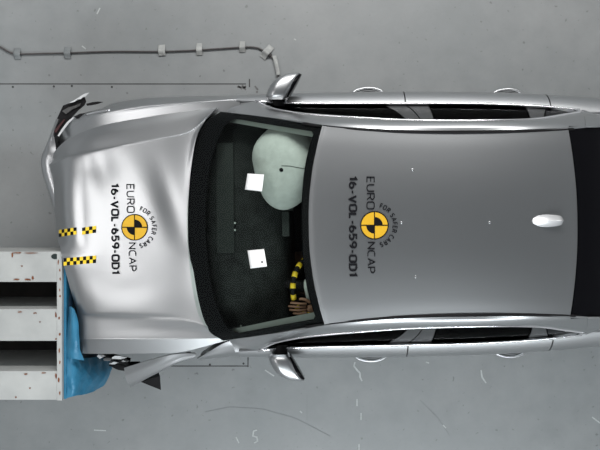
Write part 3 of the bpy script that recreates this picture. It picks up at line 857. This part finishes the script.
for row in fl[4:]:
    for k, v in enumerate(row): v.y += .015 * (1 - k / 8)
fender = patch('front_fender', fl, SILVER, car, 50, 50, .010, ref=(-1.0, 0, .4))
# near side: rear stump still fixed to the door pillar
nf = [arr((207, 353, .90), (228, 341.5, .945), (247.5, 340.5, .952)),
      arr((203, 355.5, .88), (226, 348, .92), (246, 347, .935)),
      arr((197, 359, .85), (222, 355.5, .87), (245, 352.5, .88)),
      [Vector((-.72, -.955, .78)), Vector((-.56, -.94, .78)), Vector((-.438, -.93, .80))],
      [Vector((-.74, -.945, .6)), Vector((-.58, -.935, .6)), Vector((-.438, -.93, .6))],
      [Vector((-.66, -.92, .35)), Vector((-.55, -.90, .3)), Vector((-.438, -.89, .25))]]
patch('front_fender', nf, SILVER, car, 16, 24, .010, ref=(-.5, 0, .5))
# near side: torn front part of the fender bent outwards
tf = [arr((195, 353.5, .86), (182, 353.5, .85), (168, 355.5, .84), (150, 360, .80), (124, 368, .74)),
      arr((195.5, 355, .85), (181, 357.5, .83), (166, 363, .81), (148, 370, .77), (126, 379, .71)),
      arr((195, 357, .82), (178, 363, .79), (162, 371, .745), (148, 378, .70), (131, 387, .64)),
      arr((190, 352, .62), (175, 358, .60), (160, 365, .56), (147, 371, .52), (134, 378, .48))]
patch('torn_fender_piece', tf, SILVER, car, 24, 16, .008, ref=(-1.0, -.2, .4), label='torn fender piece bent outwards')
prism('arch_liner', [PC(141, 382, .55), PC(160, 376, .60), PC(161, 390, .50)], [PC(144, 376, .40), PC(158, 371, .42), PC(158, 382, .38)], BLACKPL, car)

# engine bay mass that closes the gaps below the bonnet
bm = bmesh.new()
bm_box(bm, (-1.50, -.70, .25), (-.84, .74, .70), .03)
bm_box(bm, (-.90, -.72, .3), (-.62, .72, .80), .03)
me = bpy.data.meshes.new('engine_bay'); bm.to_mesh(me); bm.free(); link('engine_bay', me, BLACKPL, car, smooth=False)
# inner wing structure seen in the gap at the near side
for a, b, c_, r in (((104, 354, .6), (114, 358, .62), (130, 362, .60), .03), ((112, 362, .5), (122, 366, .52), (140, 366, .5), .035)):
    tube('crumpled_inner_wing', arr(a, b, c_), r, BLACKPL, car, sub=4, seg=9)
random.seed(3)
for (x, y, z, w, d) in ((101, 356.5, .74, 5, 2), (107, 359.5, .72, 6, 1.6), (118, 357.5, .74, 8, 1.8), (113, 363, .68, 5, 1.6), (125, 361, .70, 5, 1.2)):
    n = 6; ring = []
    for k in range(n):
        a = 2 * math.pi * k / n + random.uniform(-.3, .3)
        ring.append(PC(x + math.cos(a) * w * random.uniform(.6, 1.2), y + math.sin(a) * d * random.uniform(.6, 1.2), z + random.uniform(-.02, .03)))
    prism('headlamp_shard', ring, [v - Vector((0, 0, .018)) for v in ring], SCRAPW, car)

# bumper skin round the far corner
tp = [(57, 119), (52, 132), (47.5, 144), (43, 154), (41.3, 162), (43, 174), (48, 190), (53, 206), (56.5, 222), (58, 236)]
rowA = [PC(x + (13 if i > 2 else (8 if i == 2 else 2.2)), y + 1, .655 if i > 2 else .64) for i, (x, y) in enumerate(tp)]
rowB = [PC(x + (3 if i > 2 else 1.2), y, .655 if i > 2 else .645) for i, (x, y) in enumerate(tp)]
rowC = [PC(x, y, .60) for x, y in tp]
rowD = [PC(x, y, .60) + Vector((.03, -.004, -.16)) for x, y in tp]
rowE = [PC(x, y, .60) + Vector((.08, -.01, -.36)) for x, y in tp]
patch('front_bumper', [rowA, rowB, rowC, rowD, rowE], SILVER, car, 44, 20, .008, ref=(-1.0, -.1, .4))
# headlamp cavity
hp = [(51, 139), (53.5, 128), (57.5, 117.5), (63, 105.5), (69, 103.2), (77, 100.5), (84.5, 97), (86, 101), (84, 105), (78, 110), (72, 116.5), (66, 124), (58, 135)]
prism('headlamp_housing', [PC(x, y, .635) for x, y in hp], [PC(x * .97 + 3, y * .97 + 3.6, .46) for x, y in hp], BLACKPL, car, label='dark broken headlamp housing')
hp2 = [(62, 111), (68, 107.5), (75, 105.5), (81, 103), (80, 106), (73, 109), (66, 114)]
prism('headlamp_lens', [PC(x, y, .648) for x, y in hp2], [PC(x, y, .63) for x, y in hp2], mat('lens_grey', (.05, .05, .05), .2, noise=(30, .3, .7), col2=(.09, .09, .09)), car)
red = [(54, 131), (58, 126), (64, 119), (65, 120), (60, 127), (56, 133)]
prism('wire_loom', [PC(x, y, .645) for x, y in red], [PC(x, y, .63) for x, y in red], mat('dark_red', (.045, .008, .010), .6), car)
wh = [(68.5, 103.2), (74, 100.2), (79, 97.2), (83, 94.5), (86, 93.2), (89.5, 92.6), (87, 94.8), (85.5, 96.6), (82.5, 97), (81, 99.2), (77.5, 99.2), (75, 101.5), (71, 102.8)]
prism('bumper_edge_shard', [PC(x, y, .66) for x, y in wh], [PC(x, y, .645) for x, y in wh], SCRAPW, car, label='bright torn edge strip')
dk = [(86, 103.8), (92, 102.2), (98, 101.5), (103.5, 102), (98, 104), (92, 105.2), (87, 105.8)]
prism('torn_liner_tip', [PC(x, y, .63) for x, y in dk], [PC(x, y, .60) for x, y in dk], BLACKPL, car)
lip = [(57.5, 135.8), (62, 128.5), (67, 122), (73, 117), (75, 117.3), (69.5, 122.5), (64, 129.5), (59, 136.5)]
prism('headlamp_rim', [PC(x, y, .70) for x, y in lip], [PC(x, y, .67) for x, y in lip], SCRAPW, car)
gapd = [(74, 116.5), (80, 113.6), (85, 113), (85.5, 115), (80, 116), (76, 118)]
prism('dark_gap_piece', [PC(x, y, .735) for x, y in gapd], [PC(x, y, .70) for x, y in gapd], BLACKPL, car)  # black piece standing in for the dark gap between headlamp rim and fender
tube('wing_edge_strip', arr((86, 114.6, .765), (96, 112.3, .80), (104, 111, .82), (110, 110, .83)), .008, CHROME, car, sub=4)

# ------------------------------------------------------------------ lettering and roundels
def _arc(cx, cy, rx, ry, a0, a1, n=10):
    return [(cx + rx * math.cos(math.radians(a0 + (a1 - a0) * i / n)), cy + ry * math.sin(math.radians(a0 + (a1 - a0) * i / n))) for i in range(n + 1)]
def _rr(w, r=.22):      # rounded rectangle loop 0..w x 0..1
    return _arc(w - r, 1 - r, r, r, 0, 90, 5) + _arc(r, 1 - r, r, r, 90, 180, 5) + _arc(r, r, r, r, 180, 270, 5) + _arc(w - r, r, r, r, 270, 360, 5) + [(w, 1 - r)]
GLYPH = {
 '1': (.34, [[(0, .80), (.24, 1), (.24, 0)]]),
 '6': (.56, [_arc(.28, .29, .28, .29, 0, 360, 18), _arc(.42, .42, .42, .58, 180, 112, 6)]),
 '9': (.56, [_arc(.28, .71, .28, .29, 0, 360, 18), _arc(.14, .58, .42, .58, 0, -68, 6)]),
 '5': (.54, [[(.5, 1), (.06, 1), (.03, .55)] + _arc(.24, .31, .30, .31, 120, -140, 12)]),
 '-': (.30, [[(0, .42), (.3, .42)]]),
 'V': (.66, [[(0, 1), (.33, 0), (.66, 1)]]),
 'O': (.66, [_rr(.66, .23)]),
 'L': (.46, [[(0, 1), (0, 0), (.46, 0)]]),
 'D': (.62, [[(0, 0), (0, 1), (.30, 1)] + _arc(.30, .68, .32, .32, 90, 0, 6) + _arc(.30, .32, .32, .32, 0, -90, 6) + [(0, 0)]]),
 'E': (.50, [[(.5, 1), (0, 1), (0, 0), (.5, 0)], [(0, .52), (.44, .52)]]),
 'F': (.48, [[(.48, 1), (0, 1), (0, 0)], [(0, .5), (.42, .5)]]),
 'U': (.62, [[(0, 1), (0, .30)] + _arc(.31, .30, .31, .30, 180, 360, 10) + [(.62, 1)]]),
 'R': (.58, [[(0, 0), (0, 1), (.30, 1)] + _arc(.30, .74, .26, .26, 90, -90, 8) + [(0, .48)], [(.30, .48), (.58, 0)]]),
 'N': (.64, [[(0, 0), (0, 1), (.64, 0), (.64, 1)]]),
 'C': (.58, [[(.58, 1), (.32, 1)] + _arc(.32, .68, .32, .32, 90, 180, 6) + _arc(.32, .32, .32, .32, 180, 270, 6) + [(.58, 0)]]),
 'A': (.68, [[(0, 0), (.34, 1), (.68, 0)], [(.12, .32), (.56, .32)]]),
 'P': (.56, [[(0, 0), (0, 1), (.28, 1)] + _arc(.28, .71, .28, .29, 90, -90, 8) + [(0, .42)]]),
 'S': (.54, [[(.50, .96)] + _arc(.27, .75, .27, .25, 70, 250, 8) + _arc(.27, .25, .27, .25, 70, -110, 8) + [(.03, .05)]]),
}
def text_mesh(s, bold=0.0, spacing=1.0):
    """strokes of the lettering as flat ribbons, cap height 1; bold = stroke width"""
    w = (bold or .125) / 2; vs, fs = [], []; x = 0
    for ch in s:
        if ch == ' ': x += .40; continue
        gw, strokes = GLYPH[ch]
        for st in strokes:
            pts = []
            for (ax, ay), (bx_, by__) in zip(st, st[1:]):          # cut long strokes so that they follow the curved sheet
                k = max(1, int(math.hypot(bx_ - ax, by__ - ay) / .17))
                pts += [(ax + (bx_ - ax) * i / k, ay + (by__ - ay) * i / k) for i in range(k)]
            pts.append(st[-1])
            closed = math.hypot(pts[0][0] - pts[-1][0], pts[0][1] - pts[-1][1]) < 1e-4
            n = len(pts); base = len(vs)
            for i, (px_, py_) in enumerate(pts):
                a = pts[i - 1] if i else (pts[-2] if closed else None)
                b = pts[i + 1] if i < n - 1 else (pts[1] if closed else None)
                d0 = Vector((px_ - a[0], py_ - a[1])).normalized() if a else None
                d1 = Vector((b[0] - px_, b[1] - py_)).normalized() if b else None
                if d0 is None: d0 = d1
                if d1 is None: d1 = d0
                t = d0 + d1
                t = t.normalized() if t.length > .2 else d0
                nn_ = Vector((-t.y, t.x)); k = min(2.2, 1 / max(.3, nn_.dot(Vector((-d0.y, d0.x)))))
                e = Vector((0, 0))
                vs.append(Vector((x + px_ + nn_.x * w * k, py_ + nn_.y * w * k, 0))); vs.append(Vector((x + px_ - nn_.x * w * k, py_ - nn_.y * w * k, 0)))
            fs += [(base + 2 * i, base + 2 * i + 1, base + 2 * i + 3, base + 2 * i + 2) for i in range(n - 1)]
        x += gw + (.29 if bold > .2 else .24)
    return vs, fs
def wrap(name, pxs, fs, tree, z0, m, parent, off=.005):
    out = []
    for x, y in pxs:
        z = z0
        for _ in range(3):
            q = drop(tree, PC(x, y, z), off); z = q.z
        out.append(tuple(q))
    me = bpy.data.meshes.new(name); me.from_pydata(out, [], fs); me.update()
    up = sum(p.normal.z * p.area for p in me.polygons)
    if up < 0: me.flip_normals()
    o = link(name, me, m, parent, smooth=False)
    return o
def text_on(name, s, x_base, x_top, y0, y1, tree, z0, parent, bold=0.0, skew=0.0):
    vs, fs = text_mesh(s, bold)
    a0 = min(v.x for v in vs); a1 = max(v.x for v in vs); b0 = min(v.y for v in vs); b1 = max(v.y for v in vs)
    px = [(x_base + (v.y - b0) / (b1 - b0) * (x_top - x_base) + skew * (v.x - a0) / (a1 - a0), y0 + (v.x - a0) / (a1 - a0) * (y1 - y0)) for v in vs]
    return wrap(name, px, fs, tree, z0, LETTER, parent)
def arc_text(s, cx, cy, rad, a0, a1, h, tree, z0, parent):
    """letters on an arc; angles in degrees from the text-up direction (picture right), positive downwards"""
    n = len(s); allv, allf = [], []
    ws_ = []
    for ch in s:
        if ch == ' ': ws_.append(.45); continue
        v, f = text_mesh(ch, .19); ws_.append(max(q.x for q in v) - min(q.x for q in v) + .22)
    tot = sum(ws_); acc = 0
    for ch, w in zip(s, ws_):
        mid = acc + w / 2; acc += w
        if ch == ' ': continue
        ang = math.radians(a0 + (a1 - a0) * mid / tot)
        v, f = text_mesh(ch, .19)
        mx = (max(q.x for q in v) + min(q.x for q in v)) / 2
        k = h; base = len(allv)
        for q in v:
            tx, ty = (q.x - mx) * k, q.y * k + rad - h / 2
            # text frame (tx along, ty up) -> picture: up = +px, along = +py
            ux_, uy_ = math.cos(ang), math.sin(ang)
            allv.append((cx + ty * ux_ - tx * uy_, cy + ty * uy_ + tx * ux_))
        allf += [tuple(base + i for i in t) for t in f]
    return wrap('slogan_lettering', allv, allf, tree, z0, LETTER, parent)
def roundel(cx, cy, R_, tree, z0, parent):
    n = 64
    def disc(name, r0, r1, a0, a1, m, off, rings=3):
        vs, fs = [], []
        seg = max(6, int(n * (a1 - a0) / 360))
        for i in range(rings + 1):
            r = r0 + (r1 - r0) * i / rings
            for k in range(seg + 1):
                a = math.radians(a0 + (a1 - a0) * k / seg); vs.append((cx + r * math.cos(a), cy + r * math.sin(a)))
        for i in range(rings):
            for k in range(seg): 
                b = i * (seg + 1) + k; fs.append((b, b + 1, b + seg + 2, b + seg + 1))
        return wrap(name, vs, fs, tree, z0, m, parent, off)
    disc('roundel_disc', 0, R_, 0, 360, RYEL, .0025, 5)
    disc('roundel_ring', R_ * .93, R_ * 1.0, 0, 360, MBLACK, .0042, 1)
    disc('roundel_sector', 0, R_ * .58, -90, 0, MBLACK, .0042, 4)       # upper right in the picture
    disc('roundel_sector', 0, R_ * .58, 90, 180, MBLACK, .0042, 4)      # lower left
    for dx, dy in ((1, 0), (0, 1)):
        w = .45
        vs, fs = [], []
        for i in range(17):
            t = -R_ + 2 * R_ * i / 16
            vs += [(cx + dx * t - dy * w, cy + dy * t - dx * w), (cx + dx * t + dy * w, cy + dy * t + dx * w)]
        fs = [(2 * i, 2 * i + 1, 2 * i + 3, 2 * i + 2) for i in range(16)]
        wrap('roundel_cross_line', vs, fs, tree, z0, MBLACK, parent, .0045)

text_on('test_code_lettering', '16-VOL-659-OD1', 347.9, 358.1, 176, 276.5, RT, 1.45, roof, .24)
text_on('brand_lettering', 'EURO', 366.5, 375.2, 176.5, 209.5, RT, 1.45, roof)
text_on('brand_lettering', 'NCAP', 367, 375.7, 242, 273.5, RT, 1.45, roof)
roundel(374.5, 225.3, 14.2, RT, 1.45, roof)
arc_text('FOR SAFER CARS', 374.5, 225.3, 20.6, -76, 76, 4.2, RT, 1.45, roof)

text_on('test_code_lettering', '16-VOL-659-OD1', 109.8, 119.6, 183.5, 274, BTREE, .93, bonnet, .24, 0.8)
text_on('brand_lettering', 'EURO', 126.3, 134.6, 184, 213, BTREE, .95, bonnet, 0, .4)
text_on('brand_lettering', 'NCAP', 128, 136.3, 242.5, 271.5, BTREE, .95, bonnet, 0, .6)
roundel(134.5, 227.3, 13.3, BTREE, .95, bonnet)
arc_text('FOR SAFER CARS', 134.5, 227.3, 19.6, -75, 77, 4.0, BTREE, .95, bonnet)

# checkered marker tapes on the bonnet
def checker(x0_, y0_, x1_, y1_, h, n, rows_, ph):
    me = bpy.data.meshes.new('checker_tape'); vs, fs, mi = [], [], []
    sub = 2
    N, Mr = n * sub, rows_ * sub
    for i in range(N + 1):
        for j in range(Mr + 1):
            x = x0_ + (x1_ - x0_) * i / N; y = y0_ + (y1_ - y0_) * i / N + h * (j / Mr - .5)
            z = .88
            for _ in range(3):
                q = drop(BTREE, PC(x, y, z), .003); z = q.z
            vs.append(tuple(q))
    for i in range(N):
        for j in range(Mr):
            b = i * (Mr + 1) + j
            fs.append((b, b + Mr + 1, b + Mr + 2, b + 1)); mi.append((i // sub + j // sub + ph) % 2)
    me.from_pydata(vs, [], fs); me.materials.append(YELLOW); me.materials.append(MBLACK)
    me.update()
    if sum(p.normal.z for p in me.polygons) < 0: me.flip_normals()
    for p, k in zip(me.polygons, mi): p.material_index = k
    o = link('checker_tape', me, None, bonnet, smooth=False, label='yellow and black checkered marker tape')
checker(58, 233.5, 76.5, 230.8, 7.0, 6, 2, 0)
checker(82, 231.2, 96, 229.2, 7.0, 4, 2, 1)
checker(63.5, 262, 96, 259.2, 7.4, 10, 2, 1)

# ------------------------------------------------------------------ crash test dummy at the wheel
def skin_figure(name, verts, edges, root, m, parent=None, sub=2):
    me = bpy.data.meshes.new(name); me.from_pydata([tuple(v[0]) for v in verts], edges, [])
    o = link(name, me, m, parent, smooth=False)
    sk = o.modifiers.new('skin', 'SKIN'); sk.use_smooth_shade = True
    if not me.skin_vertices: me.skin_vertices.new()
    for i, v in enumerate(verts):
        r = v[1]; me.skin_vertices[0].data[i].radius = (r, r) if not isinstance(r, tuple) else r
        me.skin_vertices[0].data[i].use_root = (i == root)
    sd = o.modifiers.new('sub', 'SUBSURF'); sd.levels = sub; sd.render_levels = sub
    return o
dy = -.38
V = [((.72, dy, .56), .15), ((.76, dy, .72), .145), ((.82, dy, .90), (.13, .16)), ((.83, dy, 1.02), (.09, .12)), ((.80, dy, 1.09), .05),       # pelvis, belly, chest, neck base, neck
     ((.76, dy, 1.16), .085), ((.75, dy, 1.24), .085), ((.76, dy, 1.29), .05)]
E = [(0, 1), (1, 2), (2, 3), (3, 4), (4, 5), (5, 6), (6, 7)]
def limb(start, pts):
    p = start
    for v in pts: V.append(v); E.append((p, len(V) - 1)); p = len(V) - 1
    return p
hl = Vector(PC(300.5, 308.5, 1.118)); hr = Vector(swc) + rim_pt(1.9) + un * .06 + Vector((0, .02, .02))
handL = limb(3, [((.80, dy - .17, .99), .065), ((.62, dy - .22, .84), .05), ((.38, dy - .22, .88), .043), (tuple(hl + Vector((.10, -.01, -.02))), .03), (tuple(hl + Vector((.045, 0, 0))), (.03, .022))])
limb(3, [((.80, dy + .17, .99), .065), ((.62, dy + .22, .84), .05), ((.40, dy + .21, .86), .043), (tuple(hr + Vector((.10, .02, .0))), .03), (tuple(hr + Vector((.03, 0, .02))), (.03, .022))])
for sgn in (-1, 1):
    limb(0, [((.55, dy + sgn * .10, .57), .09), ((.22, dy + sgn * .13, .64), .065), ((.05, dy + sgn * .13, .42), .05), ((-.08, dy + sgn * .13, .29), .04), ((-.2, dy + sgn * .13, .30), .03)])
dum = empty('crash_test_dummy', (.72, dy, .52))
tag(dum, 'driver dummy in the car with tan hand on the taped steering wheel', 'dummy')
o = skin_figure('body', V, E, 0, SKINM); to(o, dum)
# fingers of the visible hand, each its own bent chain, curling over the rim
hand_pts = []
for k, (ln, off) in enumerate(((.075, .030), (.085, .010), (.080, -.010), (.062, -.029))):
    b0 = hl + Vector((.045, off, .005 + max(0, off) * .6))
    pts = [b0, b0 + Vector((-ln * .45, off * .12, .016)), b0 + Vector((-ln * .85, off * .2, .008)), b0 + Vector((-ln * 1.38, off * .22, -.016))]
    o = tube('finger', pts, lambda t: .0095 - .002 * t, SKINM, None, sub=4, seg=8); to(o, dum)
o = tube('thumb', [hl + Vector((.07, .035, 0)), hl + Vector((.045, .055, .01)), hl + Vector((.015, .062, .008)), hl + Vector((0, .060, 0))], lambda t: .011 - .002 * t, SKINM, None, sub=4, seg=8); to(o, dum)
# shirt over the trunk
o = skin_figure('shirt', [((.72, dy, .56), .17), ((.76, dy, .72), .165), ((.82, dy, .90), (.15, .18)), ((.83, dy, 1.02), (.10, .135))], [(0, 1), (1, 2), (2, 3)], 0, SHIRT); to(o, dum)
